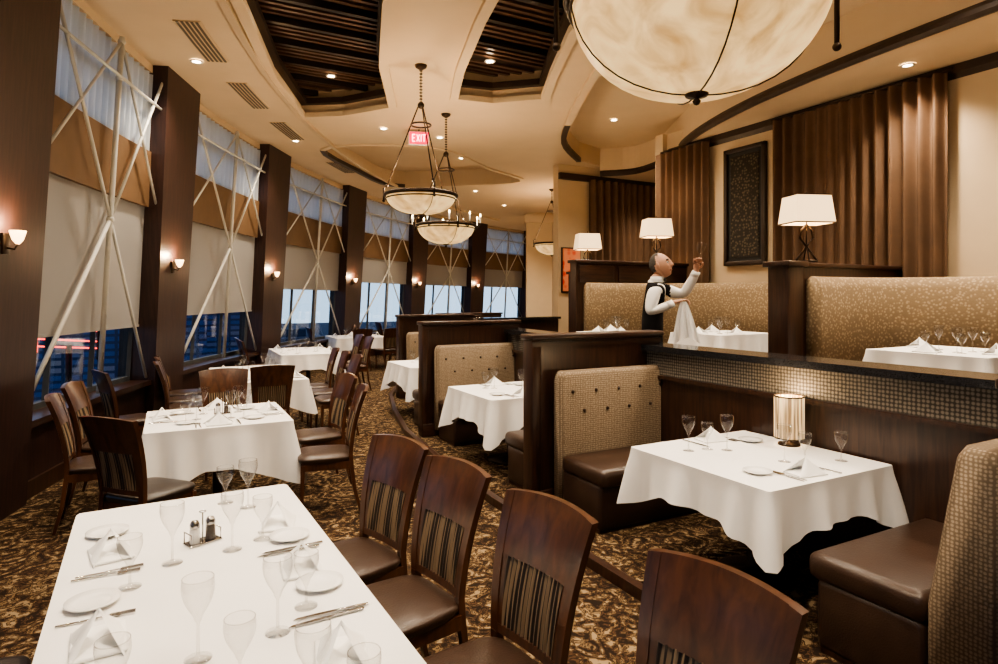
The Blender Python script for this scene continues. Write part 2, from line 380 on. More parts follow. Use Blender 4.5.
# window wall
colphi = [.09, .246, .385, .538, .705, .866, 1.025, 1.18]
def bayarc(a, c, n=8): return [W(a+(c-a)*i/n, 0, 0)[:2] for i in range(n+1)]
b = MB()
full = arc
b.sweep(full, [(-.25, 0), (.1, 0), (.1, .62), (-.25, .62)], 'colwood')
b.sweep(full, [(-.32, .62), (.1, .62), (.1, .68), (-.32, .68)], 'wood')
b.sweep(full, [(-.28, 0), (-.24, 0), (-.24, .15), (-.28, .15)], 'wood')
b.obj('wall_window_base')
b = MB()
b.sweep(full, [(lean(4.7)-.1, 4.6), (.3, 4.6), (.3, 4.75), (lean(4.7)-.1, 4.75)], 'ceil'); b.obj('trim_window_head')
for ci, p in enumerate(colphi):
    b = MB(); vs = []
    for z, hw in ((0, .0180), (2.3, .0200), (4.7, .0225)):
        for dp, of in ((-hw, -.33), (hw*.85, -.33), (hw*.85, .12), (-hw, .12)): vs.append(W(p+dp, of+.04*z/4.7+lean(z), z))
    fs = []
    for l in (0, 4):
        for j in range(4): fs.append([l+j, l+(j+1) % 4, l+4+(j+1) % 4, l+4+j])
    fs += [[0, 1, 2, 3], [8, 9, 10, 11]]
    b.add(vs, fs, 'colwood'); b.obj('wood_pillar')
for i in range(len(colphi)-1):
    a = colphi[i]+.016; c = colphi[i+1]-.019; ba = bayarc(a, c)
    b = MB()
    def bandp(o1, o2, z0, z1): return [(o1+lean(z0), z0), (o2+lean(z0), z0), (o2+lean(z1), z1), (o1+lean(z1), z1)]
    b.sweep(ba, bandp(.02, .03, .68, 4.6), 'pane')
    for z in (.68, 3.6, 4.15, 4.55): b.sweep(ba, bandp(-.03, .05, z, z+.06), 'frame')
    for t in (0, .33, .66, 1):
        q = a+(c-a)*t
        b.tube([W(q, lean(.68), .68), W(q, lean(4.6), 4.6)], .035, 'frame', seg=4)
    b.obj('window_%d' % (i+1))
    b = MB(); b.sweep(ba, bandp(-.14, -.04, 2.9, 3.6), 'band'); b.obj('bronze_spandrel_panel')
    b = MB(); zb = [1.45, 1.4, 1.5, 1.95, 2.2, 2.2, 2.2][i]
    b.sweep(ba, bandp(-.09, -.085, zb, 2.9), 'shade'); b.sweep(ba, bandp(-.10, -.075, zb-.03, zb), 'shade'); b.obj('roller_shade')
    b = MB(); b.grid(lambda u, v: W(a+(c-a)*u, -.09+lean(3.6+v)+.03*math.sin(u*120+v), 3.6+.98*v), 160, 2, 'sheer'); b.obj('sheer_curtain')
    b = MB(); r = .018; o = -.22
    A = lambda t, z: W(a+(c-a)*t, o+lean(z), z)
    S_ = [((.56, .7), (.56, 4.6), 1.6), ((0, 4.15), (1, 4.15), 1), ((0, 4.6), (.56, 2.6), 1), ((.56, 2.6), (1, 4.6), 1), ((.56, 2.6), (0, .72), 1.2), ((.56, 2.6), (1, .72), 1.0), ((0, 2.9), (.56, 4.55), .9), ((1, 2.9), (.56, 4.55), .9)]
    for p_, q_, k_ in S_: b.tube([A(*p_), A(*q_)], r*k_, 'steelwhite')
    for z_ in (2.6, 4.15, 4.55): b.ball(A(.56, z_), .04, 'steelwhite', 8)
    b.obj('white_steel_truss')
for ph in (.33, .405, .48, .60):
    b = MB(); pts = [W(ph+d, -1.25, 0)[:2] for d in (-.022, 0, .022)]
    b.sweep(pts, [(-.14, ZC-.012), (.14, ZC-.012), (.14, ZC-.001), (-.14, ZC-.001)], 'cream')
    for q in (-.1, -.05, 0, .05, .1): b.sweep(pts, [(q-.013, ZC-.02), (q+.013, ZC-.02), (q+.013, ZC-.012), (q-.013, ZC-.012)], 'grille')
    b.obj('air_diffuser')
b = MB()
inner = [W(.1+.9*i/40, -1.75, 0)[:2] for i in range(41)]
b.sweep(inner, [(-.05, ZC-.06), (.05, ZC-.03), (.05, ZC+.01), (-.05, ZC+.01)], 'ceil'); b.obj('trim_ceiling_ring')

# exterior
b = MB(); b.box((0, 60, -6.1), (300, 260, .2), 'darkbld'); b.obj('ground_outside')
for i, (x, y, w, d, h) in enumerate([(-14, 22, 8, 8, 8.0), (-5, 34, 13, 6, 10), (3.2, 42, 5, 6, 8), (-26, 30, 10, 10, 12), (-30, 14, 10, 10, 9), (9, 62, 10, 8, 3.6), (30, 55, 14, 8, 3)]):
    b = MB(); b.box((0, 0, h/2-3), (w, d, h), 'city'); b.box((0, 0, h-3+.2), (w+.4, d+.4, .4), 'darkbld'); b.box((1, 0, h-2.4), (w*.3, d*.3, 1), 'darkbld'); b.obj('city_building', (x, y, -3))
b = MB()
for z in (0, .12, .30): b.tube([(0, 0, z), (.8, .5, z-.1)], .014, 'streak')
b.tube([(0, 0, -.1), (0, 0, .45)], .014, 'streak'); b.tube([(.8, .5, -.3), (.8, .5, .35)], .03, 'iron'); b.tube([(.4, .25, -6), (.4, .25, 0)], .05, 'iron')
b.obj('red_light_streaks', (-1.9, 12.4, .95))  # glowing tubes stand in for red traffic streaks; the iron pole is added

# ------------------------------------------------------------------ tier + booths
LW = [(4.0, -3.5), (4.0, 4.4), (4.05, 5.8), (4.2, 7.35), (4.5, 8.9), (4.95, 10.3), (5.35, 11.3)]
tier = LW+[(8.1, 11.6), (12, 11.6), (12, -3.5)]
b = MB(); b.prism(tier, 0, .5, 'carpet'); b.obj('floor_tier')
b = MB()
LW2 = LW+[(7.6, 11.5)]
b.sweep(LW2, [(0, 0), (.16, 0), (.16, 1.27), (0, 1.27)], 'wood')
b.sweep(LW2, [(.155, 1.06), (.175, 1.06), (.175, 1.26), (.155, 1.26)], 'mosaic')
b.sweep(LW2, [(.15, 1.03), (.20, 1.03), (.20, 1.06), (.15, 1.06)], 'wood')
b.sweep(LW2, [(-.10, 1.27), (.24, 1.27), (.24, 1.32), (-.10, 1.32)], 'granite')
b.sweep(LW2, [(.155, 0), (.18, 0), (.18, .15), (.155, .15)], 'wood')
b.obj('wall_low_ledge')
b = MB()
b.sweep([(2.42, -1), (2.42, 4.6), (2.5, 6), (2.66, 7.5), (3.0, 9), (3.4, 10.4), (4.2, 12.2)], [(-.03, 0), (.03, 0), (.03, .07), (-.03, .07)], 'wood'); b.obj('trim_booth_platform')
def divider(x0, x1, y, h=1.40):
    b = MB(); w = x1-x0
    b.box((w/2, 0, h/2), (w, .12, h), 'wood'); b.box((w/2-.0, 0, h+.02), (w+.06, .2, .045), 'wood_h', bev=.012); b.box((w/2, 0, h-.04), (w+.02, .15, .04), 'wood_h')
    b.box((w/2, 0, .08), (w+.02, .15, .16), 'wood_h', bev=.01)
    b.box((.03, 0, h/2), (.09, .145, h), 'wood', bev=.008)
    b.obj('booth_divider', (x0, y, 0))
def bench(x0, x1, y, s, bt=.15, bt2=None):
    b = MB(); w = x1-x0; cx = w/2; bt2 = bt2 or bt
    pr = [(.02, .10), (.02, 1.10), (.045, 1.145), (bt-.03, 1.145), (bt, 1.10), (bt2, .45), (bt2, .10)]
    n = len(pr); K = [0, .03, .06, w/2, w-.06, w-.03, w]; ins = [.03, .008, 0, 0, 0, .008, .03]
    cyy = sum(p[0] for p in pr)/n; vs = []
    for k, e in zip(K, ins):
        for (o_, z_) in pr:
            oo = o_+(e if o_ < cyy else -e); zz = z_-(e if z_ > 1 else 0); vs.append((k, s*oo, zz))
    fs = [[i*n+j, i*n+(j+1) % n, (i+1)*n+(j+1) % n, (i+1)*n+j] for i in range(len(K)-1) for j in range(n)]+[list(range(n)), [(len(K)-1)*n+j for j in range(n)]]
    b.add(vs, fs, 'uphol', True)
    for i in range(5):
        for zz in (.98, .82):
            f = (i+.5+(0 if zz > .9 else .5))/5
            if f < .98:
                fo = bt+(bt2-bt)*(1.10-zz)/.65
                b.ball((w*f, s*(fo+.001), zz), .015, 'leather', 8)
    o2 = bt2-.15
    b.box((cx, s*(.42+o2), .41), (w, .56, .14), 'leather', bev=.05, seg=4)
    b.box((cx, s*(.40+o2), .19), (w-.02, .50, .34), 'leather', bev=.03)
    b.box((cx, s*(.40+o2), .03), (w-.04, .46, .06), 'wood')
    b.obj('booth_bench', (x0, y, 0))
D = [(2.80, 3.97, 1.10), (2.62, 3.97, 4.4), (2.8, 4.17, 7.35), (3.5, 4.9, 10.3)]
for x0, x1, y in D:
    divider(x0, x1, y)
bench(2.78, 3.95, 4.32, -1); bench(2.82, 3.95, 1.18, 1, .19, .30)
bench(2.92, 4.12, 7.27, -1); bench(2.80, 3.98, 4.48, 1)
bench(3.6, 4.85, 10.22, -1); bench(2.95, 4.2, 7.43, 1)
for x0, x1, y in ((4.7, 6.2, 12.6), (6.0, 7.8, 14.6)): divider(x0, x1, y, 1.3)
b = MB(); b.box((7.12, 4.6, 1.3), (2.2, .16, 1.6), 'wood'); b.box((7.12, 4.6, 2.11), (2.26, .24, .05), 'wood_h', bev=.01); b.box((6.06, 4.6, 1.3), (.26, .26, 1.6), 'wood', bev=.01); b.box((6.06, 4.6, 2.115), (.34, .34, .06), 'wood_h', bev=.01); b.obj('tier_partition')
b = MB(); b.box((6.95, 8.2, 1.4), (2.5, .16, 1.8), 'wood'); b.box((6.95, 8.2, 2.32), (2.56, .24, .05), 'wood_h', bev=.01)
for x in (6.1, 6.9, 7.7): b.box((x, 8.11, 2.12), (.7, .03, .28), 'wood_h', bev=.01)
b.obj('tier_partition')
b = MB(); b.box((7.6, 10.0, 1.35), (1.4, .16, 1.7), 'wood'); b.box((7.6, 10, 2.22), (1.46, .24, .05), 'wood_h'); b.obj('tier_partition')
def banq(path, name='tufted_banquette'):
    S = catm(path, 8, False); b = MB()
    b.sweep(S, [(.05, .5), (.05, 1.85), (.0, 1.95), (-.06, 1.98), (-.13, 1.93), (-.15, 1.8), (-.13, 1.0), (-.13, .5)], 'uphol2', True)
    b.sweep(S, [(-.12, .55), (-.12, .93), (-.16, .97), (-.55, .97), (-.6, .92), (-.6, .8), (-.56, .78), (-.56, .5)], 'leather', True)
    for i in range(0, len(S)-1):
        a = Vector(S[i]); c = Vector(S[min(i+1, len(S)-1)]); d = (c-a).normalized(); nn = Vector((-d.y, d.x)); p = a-nn*.146
        b.ball((p.x, p.y, 1.78 if i % 2 else 1.66), .022, 'leather', 8)
    b.obj(name)
banq([(7.9, .5), (7.93, 2.6), (7.85, 3.7), (7.5, 4.25), (6.9, 4.38), (6.3, 4.40)][::1])
banq([(7.85, 4.9), (7.92, 6.4), (7.8, 7.3), (7.3, 7.85), (6.6, 7.98), (5.85, 7.98)])

# ------------------------------------------------------------------ small tableware
def m_wine(h=.22, r=.042, bowl=.105):
    b = MB(); zb = h-bowl
    out = [(.001, .003), (.036, .0), (.036, .002), (.012, .006), (.0045, .014), (.004, zb-.01), (.010, zb)]
    cup = [(r*math.sin(pi*.62*(i/12))**.8 if i else .010, zb+bowl*(i/12)) for i in range(1, 13)]
    cup = [(max(.012, x), z) for x, z in cup]
    b.lathe(out+cup, 'glass', 28); b.ring((0, 0, h), cup[-1][0], .0012, 'glass', 28, 6); return b.mesh('wine_glass')
ME_wine = m_wine(.225, .043, .115); ME_water = m_wine(.175, .040, .10)
def m_plate(r=.08):
    b = MB(); b.lathe([(.001, .0), (r*.6, .0), (r*.66, .004), (r, .014), (r*1.0, .017), (r*.66, .008), (r*.6, .006), (.001, .006)], 'china', 28); return b.mesh('bread_plate')
ME_plate = m_plate()
def m_napkin():
    b = MB(); n = 8
    def wing(sx):
        def f(u, v):
            x = sx*(1-v)*.11*u; y = -.07*(1-v)*(1-.35*u); z = .105*v*(1-.15*u)+.014*math.sin(u*pi)*(1-v)
            return (x, y-.02*u*(1-v), z)
        return f
    for sx in (-1, 1): b.grid(wing(sx), n, n, 'napkin')
    for sx in (-1, 1): b.grid(lambda u, v, sx=sx: (sx*(1-v)*.115*u, .075*(1-v)*(1-.2*u), .105*v*(1-.1*u)), n, n, 'napkin')
    b.box((0, .0, .006), (.19, .14, .012), 'napkin', bev=.005)
    return b.mesh('folded_napkin')
ME_nap = m_napkin()
def m_fork():
    b = MB(); b.box((0, -.05, .004), (.009, .11, .003), 'steel', bev=.001); b.box((0, .02, .005), (.006, .04, .003), 'steel'); b.box((0, .05, .005), (.024, .03, .003), 'steel', bev=.001)
    for i in range(4): b.box((-.0098+.0065*i, .083, .005), (.0035, .045, .002), 'steel')
    return b.mesh('fork')
def m_knife():
    b = MB(); b.box((0, -.06, .005), (.011, .10, .006), 'steel', bev=.002)
    b.add([(-.007, -.01, .003), (.007, -.01, .003), (.010, .06, .003), (.006, .11, .003), (-.004, .125, .003), (-.008, .06, .003), (-.007, -.01, .006), (.007, -.01, .006), (.010, .06, .0045), (.006, .11, .0045), (-.004, .125, .0045), (-.008, .06, .006)],
          [[0, 1, 2, 3, 4, 5], [6, 7, 8, 9, 10, 11]]+[[i, (i+1) % 6, 6+(i+1) % 6, 6+i] for i in range(6)], 'steel'); return b.mesh('knife')
ME_fork = m_fork(); ME_knife = m_knife()
def m_shaker(k):
    b = MB(); b.lathe([(.001, 0), (.019, 0), (.017, .05), (.014, .06)], k, 12); b.lathe([(.022, 0), (.022, .02), (.019, .06)], 'glass', 12)
    b.lathe([(.0185, .06), (.019, .075), (.012, .088), (.001, .09)], 'steel', 12); return b.mesh('shaker')
ME_salt = m_shaker('china'); ME_pep = m_shaker('pepper')
def m_caddy():
    b = MB(); b.box((0, 0, .004), (.13, .07, .006), 'steel', bev=.002)
    for x in (-.06, .06): b.tube([(x, -.03, .004), (x, -.03, .05), (x, .03, .05), (x, .03, .004)], .0025, 'steel', 6)
    b.tube([(0, 0, 0), (0, 0, .12)], .003, 'steel', 6); b.ring((0, 0, .125), .012, .002, 'steel', 12, 6); return b.mesh('shaker_caddy')
ME_cad = m_caddy()
def caddy(x, y, z, rz=0):
    inst('shaker_caddy', ME_cad, (x, y, z), rz); c, s = math.cos(rz), math.sin(rz)
    inst('salt_shaker', ME_salt, (x-.032*c, y-.032*s, z+.007)); inst('pepper_shaker', ME_pep, (x+.032*c, y+.032*s, z+.007))
def setting(px, py, z, rz, full=True, jit=.012):
    c, s = math.cos(rz), math.sin(rz)
    def P(x, y): x += random.uniform(-jit, jit); y += random.uniform(-jit, jit); return (px+x*c-y*s, py+x*s+y*c, z)
    inst('folded_napkin', ME_nap, P(-.02, .12), rz+random.uniform(-.3, .3))
    inst('wine_glass', ME_wine, P(.10, .36), rz); inst('water_glass', ME_water, P(.19, .29), rz)
    if full:
        inst('fork', ME_fork, P(-.15, .13), rz+.05); inst('fork', ME_fork, P(-.18, .13), rz-.03)
        inst('knife', ME_knife, P(.135, .13), rz+.04); inst('bread_plate', ME_plate, P(-.25, .26), rz)

# ------------------------------------------------------------------ tables
def table(x, y, w, l, drop=.25, extra=.16, rz=0, z=0, name='table_with_tablecloth', seed=0, hh=.75, flare=.05):
    rnd = random.Random(seed); b = MB(); pts = []
    N = 48
    hw, hl = w/2, l/2
    corners = [(-hw, -hl), (hw, -hl), (hw, hl), (-hw, hl)]
    for i in range(4):
        a = Vector(corners[i]); c = Vector(corners[(i+1) % 4]); L = (c-a).length; d = (c-a)/L; nrm = Vector((d.y, -d.x))
        for k in range(N):
            t = (k+.5)/N; dist = min(t, 1-t)*L; p = a+d*(t*L)
            cw = math.exp(-(dist/.10)**2)
            dg = Vector((math.copysign(1, p.x), math.copysign(1, p.y))).normalized()
            nn = (nrm*(1-cw*.75)+dg*cw*.75)
            pts.append((p, nn, cw, dist, t*L, i))
    ph = [rnd.uniform(0, 6) for _ in range(8)]
    K = 8; rings = []
    T = len(pts)
    for k in range(K+1):
        f = k/K; ring = []
        for j, (p, nn, cw, dist, sl, i) in enumerate(pts):
            hem = drop+extra*max(0, 1-dist/(drop*1.3))
            fold = .022*math.sin(sl*13+ph[i])+.015*math.sin(sl*29+ph[i+3])
            o = f*(flare+fold*(1-cw))+cw*f*.105*(1-.25*f)-.085*math.exp(-((dist-.13)/.045)**2)*f**.8
            o = max(o, .006)
            q = p+nn*o; ring.append((q.x, q.y, hh-.004-hem*f if k else hh))
        rings.append(ring)
    vs = [v for rg in rings for v in rg]; fs = []
    for k in range(K):
        for j in range(T): fs.append([k*T+j, k*T+(j+1) % T, (k+1)*T+(j+1) % T, (k+1)*T+j])
    b.add(vs, fs, 'linen', True)
    b.add(rings[0], [list(range(T))], 'linen')
    b.box((0, 0, hh-.02), (w-.02, l-.02, .03), 'wood')
    ys = (0,) if l < 1.5 else (-l*.3, l*.3)
    for yy in ys:
        b.lathe([(.001, .0), (.24, .0), (.24, .02), (.06, .05), (.04, .08), (.035, hh-.04), (.12, hh-.035)], 'iron', 20, (0, yy, 0))
    b.obj(name, (x, y, z), rz)
    return z+hh+.001

# ------------------------------------------------------------------ chair
def m_chair(seatk='leather'):
    b = MB()
    def B(s, t):
        hw = .185+.05*t
        return (s*hw, -.19-.11*t*t-.035*(1-s*s)*(.3+.7*t), .44+.55*t+.018*(1-s*s)*max(0, t-.6)/.4)
    def patch(s0, s1, t0, t1, th, k, nu=10, nv=8):
        b.slab(lambda u, v: B(s0+(s1-s0)*u, t0+(t1-t0)*v), th, nu, nv, k)
    patch(-1, -.83, 0, 1, .032, 'chairwood', 2, 10); patch(.83, 1, 0, 1, .032, 'chairwood', 2, 10)
    patch(-.84, .84, .60, 1, .026, 'chairwood', 14, 6)
    patch(-.84, .84, .10, .16, .026, 'chairwood', 10, 2)
    patch(-.83, -.70, .16, .60, .022, 'chairwood', 2, 6); patch(.70, .83, .16, .60, .022, 'chairwood', 2, 6)
    b.slab(lambda u, v: B(-.71+1.42*u, .155+.45*v), lambda u, v: .020+.008*math.cos(u*2*pi*11), 88, 6, 'stripe')
    for sx in (-1, 1):
        b.tube([(sx*.175, -.19, .50), (sx*.178, -.195, .40), (sx*.185, -.22, .2), (sx*.19, -.27, 0)], [.022, .022, .019, .015], 'chairwood', 4)
        b.tube([(sx*.19, .18, .42), (sx*.19, .185, .2), (sx*.19, .19, 0)], [.024, .020, .014], 'chairwood', 4)
    b.box((0, .185, .40), (.37, .022, .06), 'chairwood'); b.box((0, -.19, .40), (.34, .022, .06), 'chairwood')
    for sx in (-1, 1): b.box((sx*.188, 0, .40), (.022, .37, .06), 'chairwood')
    def cush(u, v):
        a = 2*pi*u; ca, sa = math.cos(a), math.sin(a); e = .35
        X = math.copysign(abs(ca)**e, ca); Y = math.copysign(abs(sa)**e, sa)
        if v < .5: q = v/.5; rr = .94+.06*math.sin(q*pi/2); z = .425+.035*q
        else: q = (v-.5)/.5; rr = math.cos(q*pi/2)**.6; z = .46+.035*math.sin(q*pi/2)
        w = .222-.02*(Y < 0)*abs(Y)
        return (X*w*rr, Y*.215*rr+.005, z)
    b.grid(cush, 40, 12, seatk)
    return b.mesh('dining_chair')
ME_chair = m_chair(); ME_chair2 = m_chair('leather_black')
def chair(x, y, deg, m=None): inst('dining_chair', m or ME_chair, (x, y, 0), R2(deg))

zt = table(.13, 2.25, .92, 2.4, drop=.24, extra=.10, rz=R2(2), seed=1, flare=.02)
for x, y, r in ((.78, 3.04, 106), (.85, 2.50, 101), (.93, 1.87, 99), (1.02, 1.16, 98)): chair(x, y, r)
for x, y, r in ((-.64, 2.55, -88), (-.68, 1.7, -92)): chair(x, y, r, ME_chair2)
G = [('w', .07, 1.90), ('g', -.12, 2.48), ('w', .01, 2.63), ('w', .22, 2.66), ('g', .34, 2.72), ('w', .285, 1.94), ('g', .39, 2.06), ('g', .24, 3.28), ('w', .33, 3.16), ('g', .16, 1.72), ('w', .3, 1.5), ('g', .4, 1.42), ('g', -.12, 1.75)]
for k, x, y in G: inst('wine_glass' if k == 'w' else 'water_glass', ME_wine if k == 'w' else ME_water, (x, y, zt))
caddy(.12, 2.80, zt, .4)
for x, y, r in ((.42, 1.72, 80), (.43, 2.36, 85), (.42, 2.86, 75), (-.2, 2.83, -80), (-.18, 2.12, -85), (-.15, 1.55, -80)): inst('folded_napkin', ME_nap, (x, y, zt), R2(r))
for x, y in ((.46, 2.19), (.44, 2.68), (-.22, 2.40), (-.23, 3.08), (.48, 1.5)): inst('bread_plate', ME_plate, (x, y, zt))
for x, y, r in ((.44, 1.95, 92), (.46, 1.98, 88), (.42, 2.53, 90), (.44, 2.56, 92), (-.2, 2.62, -90), (-.19, 2.65, -86), (-.2, 2.28, -90), (-.2, 1.9, -90)): inst('knife' if r > 0 else 'fork', ME_knife if r > 0 else ME_fork, (x, y, zt), R2(r))

def four(x, y, w, l, zt, full=True, n=4):
    setting(x-w/2, y, zt, R2(-90), full); setting(x+w/2, y, zt, R2(90), full)
    if n > 2: setting(x, y-l/2, zt, 0, full); setting(x, y+l/2, zt, R2(180), full)
z2 = table(.36, 5.72, 1.05, 1.0, drop=.32, extra=.18, seed=2); four(.36, 5.72, 1.05, 1.0, z2); caddy(.4, 5.8, z2)
chair(-.12, 4.76, -48, ME_chair2); chair(1.14, 5.2, 80); chair(1.22, 5.95, 96); chair(-.48, 5.75, -90); chair(-.45, 6.45, -100); chair(.5, 6.72, 180)
z3 = table(1.0, 8.7, 1.0, 1.9, drop=.26, extra=.16, seed=3)
for yy in (8.1, 8.9): setting(.5, yy, z3, R2(-90)); setting(1.5, yy, z3, R2(90))
for yy in (7.95, 8.55, 9.15): chair(1.85, yy, 90+random.uniform(-6, 6)); chair(.18, yy+.2, -90+random.uniform(-6, 6))
chair(1.0, 7.45, 0); chair(-.35, 7.6, -70)
z4 = table(2.2, 11.9, 1.0, 1.6, drop=.26, extra=.16, seed=4)
for yy in (11.5, 12.3): setting(1.7, yy, z4, R2(-90), False); setting(2.7, yy, z4, R2(90), False)
for yy in (11.5, 12.2): chair(3.05, yy, 90); chair(1.4, yy+.1, -90)
z5 = table(4.2, 15.6, 1.3, 1.3, drop=.26, extra=.16, seed=5); four(4.2, 15.6, 1.3, 1.3, z5, False)
for x, y, r in ((4.0, 14.6, 0), (4.7, 14.7, 12), (5.1, 15.3, 90), (3.3, 15.6, -90), (4.3, 16.6, 180)): chair(x, y, r)
z6 = table(6.8, 18.2, 1.4, 1.2, seed=6); four(6.8, 18.2, 1.4, 1.2, z6, False)
for x, y, r in ((6.5, 17.3, 0), (7.2, 17.3, 0), (7.9, 18.1, 90), (5.8, 18.1, -90)): chair(x, y, r)
z7 = table(10, 20.0, 1.3, 1.2, seed=8); four(10, 20.0, 1.3, 1.2, z7, False)
for x, y, r in ((9.7, 19.1, 0), (10.4, 19.1, 0), (11.0, 20.1, 90)): chair(x, y, r)
zb = table(3.26, 2.70, 1.08, 1.08, drop=.24, extra=.14, seed=11, flare=.03)
setting(3.2, 2.16, zb, 0); setting(3.3, 3.24, zb, R2(180))
inst('wine_glass', ME_wine, (2.98, 2.98, zb)); inst('water_glass', ME_water, (3.62, 2.36, zb))
def m_tlamp():
    b = MB(); b.lathe([(.001, 0), (.07, 0), (.07, .012), (.016, .02), (.012, .06)], 'iron', 20); b.lathe([(.095, .05), (.095, .33), (.09, .33), (.09, .05)], 'mica', 28, closed=True)
    b.ring((0, 0, .33), .093, .005, 'iron', 28, 6); b.ring((0, 0, .05), .093, .005, 'iron', 28, 6)
    for i in range(3): a = i*2*pi/3; b.tube([(0, 0, .055), (.09*math.cos(a), .09*math.sin(a), .052)], .004, 'iron', 6)
    return b.mesh('table_lamp')
ME_tl = m_tlamp(); inst('table_lamp', ME_tl, (3.70, 2.78, zb))
ld = bpy.data.lights.new('lamp_bulb', 'POINT'); ld.energy = 5; ld.color = (1, .72, .42); ld.shadow_soft_size = .03
lo = bpy.data.objects.new('table_lamp_bulb', ld); COL.objects.link(lo); lo.parent = bpy.data.objects['table_lamp']; lo.location = (0, 0, .34)
zb2 = table(3.25, 5.85, 1.0, 1.05, drop=.26, extra=.20, seed=12); setting(3.2, 5.33, zb2, 0); setting(3.25, 6.37, zb2, R2(180)); inst('table_lamp', ME_tl, (3.65, 5.9, zb2))
zb3 = table(3.5, 8.8, 1.0, 1.05, drop=.26, extra=.20, seed=13); setting(3.4, 8.28, zb3, 0, False); setting(3.5, 9.32, zb3, R2(180), False)
for x, y, w, l, sd in ((6.45, 3.1, 1.1, 1.0, 21), (6.85, 6.2, 1.1, .9, 22), (5.6, 7.0, .8, .8, 23)):
    zz = table(x, y, w, l, drop=.3, extra=.15, seed=sd, z=.5); setting(x-.1, y-l/2, zz, 0, False); setting(x+.1, y+l/2, zz, R2(180), False); setting(x-w/2, y, zz, R2(-90), False)

# ------------------------------------------------------------------ pendants
def pendant(name, x, y, zbot, R, depth, zc, style=0, energy=60, nr=3, a0=.5, br=.06, ro=.04):
    E = bpy.data.objects.new(name, None); COL.objects.link(E); E.location = (x, y, zbot)
    b = MB(); n = 16
    prof = [(R*math.sin(i/n*pi/2)**.9 if i else .001, depth*(1-math.cos(i/n*pi/2))) for i in range(n+1)]
    prof2 = [(max(.0005, r-.012), z+.012) for r, z in prof][::-1]
    b.lathe(prof+prof2, 'alabaster', 48); b.obj('bowl', parent=E)
    b = MB(); b.ring((0, 0, depth), R+.012, .026, 'iron', 48, 8); b.ring((0, 0, depth-.05), R+.006, .009, 'iron', 48, 6)
    b.lathe([(.001, -.05), (.012, -.045), (.02, -.03), (.008, -.018), (.05, -.008), (.055, .004), (.02, .01)], 'iron', 20)
    top = zc-zbot; hub = min(top-.1, depth+1.15)
    for i in range(nr):
        a = i*2*pi/nr+a0
        b.tube([((R*math.sin(j/10*pi/2)**.9+.004)*math.cos(a), (R*math.sin(j/10*pi/2)**.9+.004)*math.sin(a), depth*(1-math.cos(j/10*pi/2))-.003) for j in range(11)], .004, 'iron', 6)
        b.tube([((R+ro)*math.cos(a), (R+ro)*math.sin(a), depth-br), ((R+ro)*math.cos(a), (R+ro)*math.sin(a), depth+.10), ((R+.0)*math.cos(a), (R)*math.sin(a), depth+.14)], .012, 'iron', 8)
        b.ball(((R+ro)*math.cos(a), (R+ro)*math.sin(a), depth-br), .02, 'iron', 8)
        b.tube([(R*math.cos(a), R*math.sin(a), depth+.12), (.03*math.cos(a), .03*math.sin(a), hub)], .009, 'iron', 6)
        b.ball((R*math.cos(a), R*math.sin(a), depth+.13), .022, 'iron', 8)
    b.ring((0, 0, hub-.25), R*.24+.02, .012, 'iron', 24, 6); b.ball((0, 0, hub), .045, 'iron', 10)
    z = hub
    while z < top-.06: b.ring((0, 0, z), .018, .005, 'iron', 10, 5); b.tube([(0, 0, z), (0, 0, z+.04)], .005, 'iron', 5); z += .04
    b.lathe([(.001, top), (.08, top), (.07, top-.03), (.02, top-.06), (.001, top-.06)], 'iron', 20)
    if style:
        for i in range(10):
            a = i*2*pi/10; cx, cy = (R+.10)*math.cos(a), (R+.10)*math.sin(a)
            b.tube([(R*math.cos(a), R*math.sin(a), depth-.02), ((R+.06)*math.cos(a), (R+.06)*math.sin(a), depth-.05), (cx, cy, depth), (cx, cy, depth+.03)], .008, 'iron', 6)
            b.tube([(cx, cy, depth+.03), (cx, cy, depth+.13)], .011, 'china', 8); b.ball((cx, cy, depth+.155), .014, 'glow', 8, (1, 1, 1.9))
    b.obj('frame', parent=E)
    ld = bpy.data.lights.new(name+'_bulb', 'POINT'); ld.energy = energy; ld.color = (1, .76, .48); ld.shadow_soft_size = .08
    lo = bpy.data.objects.new('bulb', ld); COL.objects.link(lo); lo.parent = E; lo.location = (0, 0, depth+.05)
pendant('pendant_bowl_chandelier', 2.14, 2.09, 2.68, .575, .46, 5.08, energy=50, nr=4, a0=R2(-28), br=.24, ro=.07)
pendant('pendant_bowl_chandelier', 2.83, 7.44, 2.80, .44, .24, ZC, energy=60)
pendant('pendant_bowl_chandelier', 3.94, 9.23, 2.60, .46, .30, ZC, 1, energy=60)
pendant('pendant_bowl_chandelier', 9.24, 14.3, 2.9, .46, .3, ZC, energy=70)
cans = [(1.25, 6.9, 5.0), (2.1, 9.2, 5.0), (3.2, 5.2, 5.0), (3.9, 7.6, 5.0), (1.2, 5.0, 5.0), (5.2, 2.0, 5.09), (5.4, 4.6, 5.09), (6.0, 6.3, 5.09), (6.6, 7.8, 5.09), (7.4, 9.3, 5.09), (6.2, 3.2, 5.09), (7.6, 2.2, 4.49), (7.7, 4.2, 4.49),
        (.2, 2.6, 4.69), (1.2, .8, 4.69), (2.4, 3.0, 4.69), (2.6, .6, 4.69), (2.1, 12.1, 4.69), (4.4, 10.6, 4.69), (4.2, 13.2, 5.09), (6.2, 13.6, 5.09), (6.5, 17, 4.69), (9.5, 17.5, 4.69), (12, 19.5, 4.69), (7.5, 15.5, 4.69), (9.5, 10.2, 4.49), (-.6, 4.5, 4.69), (3.3, 10.5, 4.69), (.3, 8.6, 4.69), (10.8, 16.0, 4.69)]
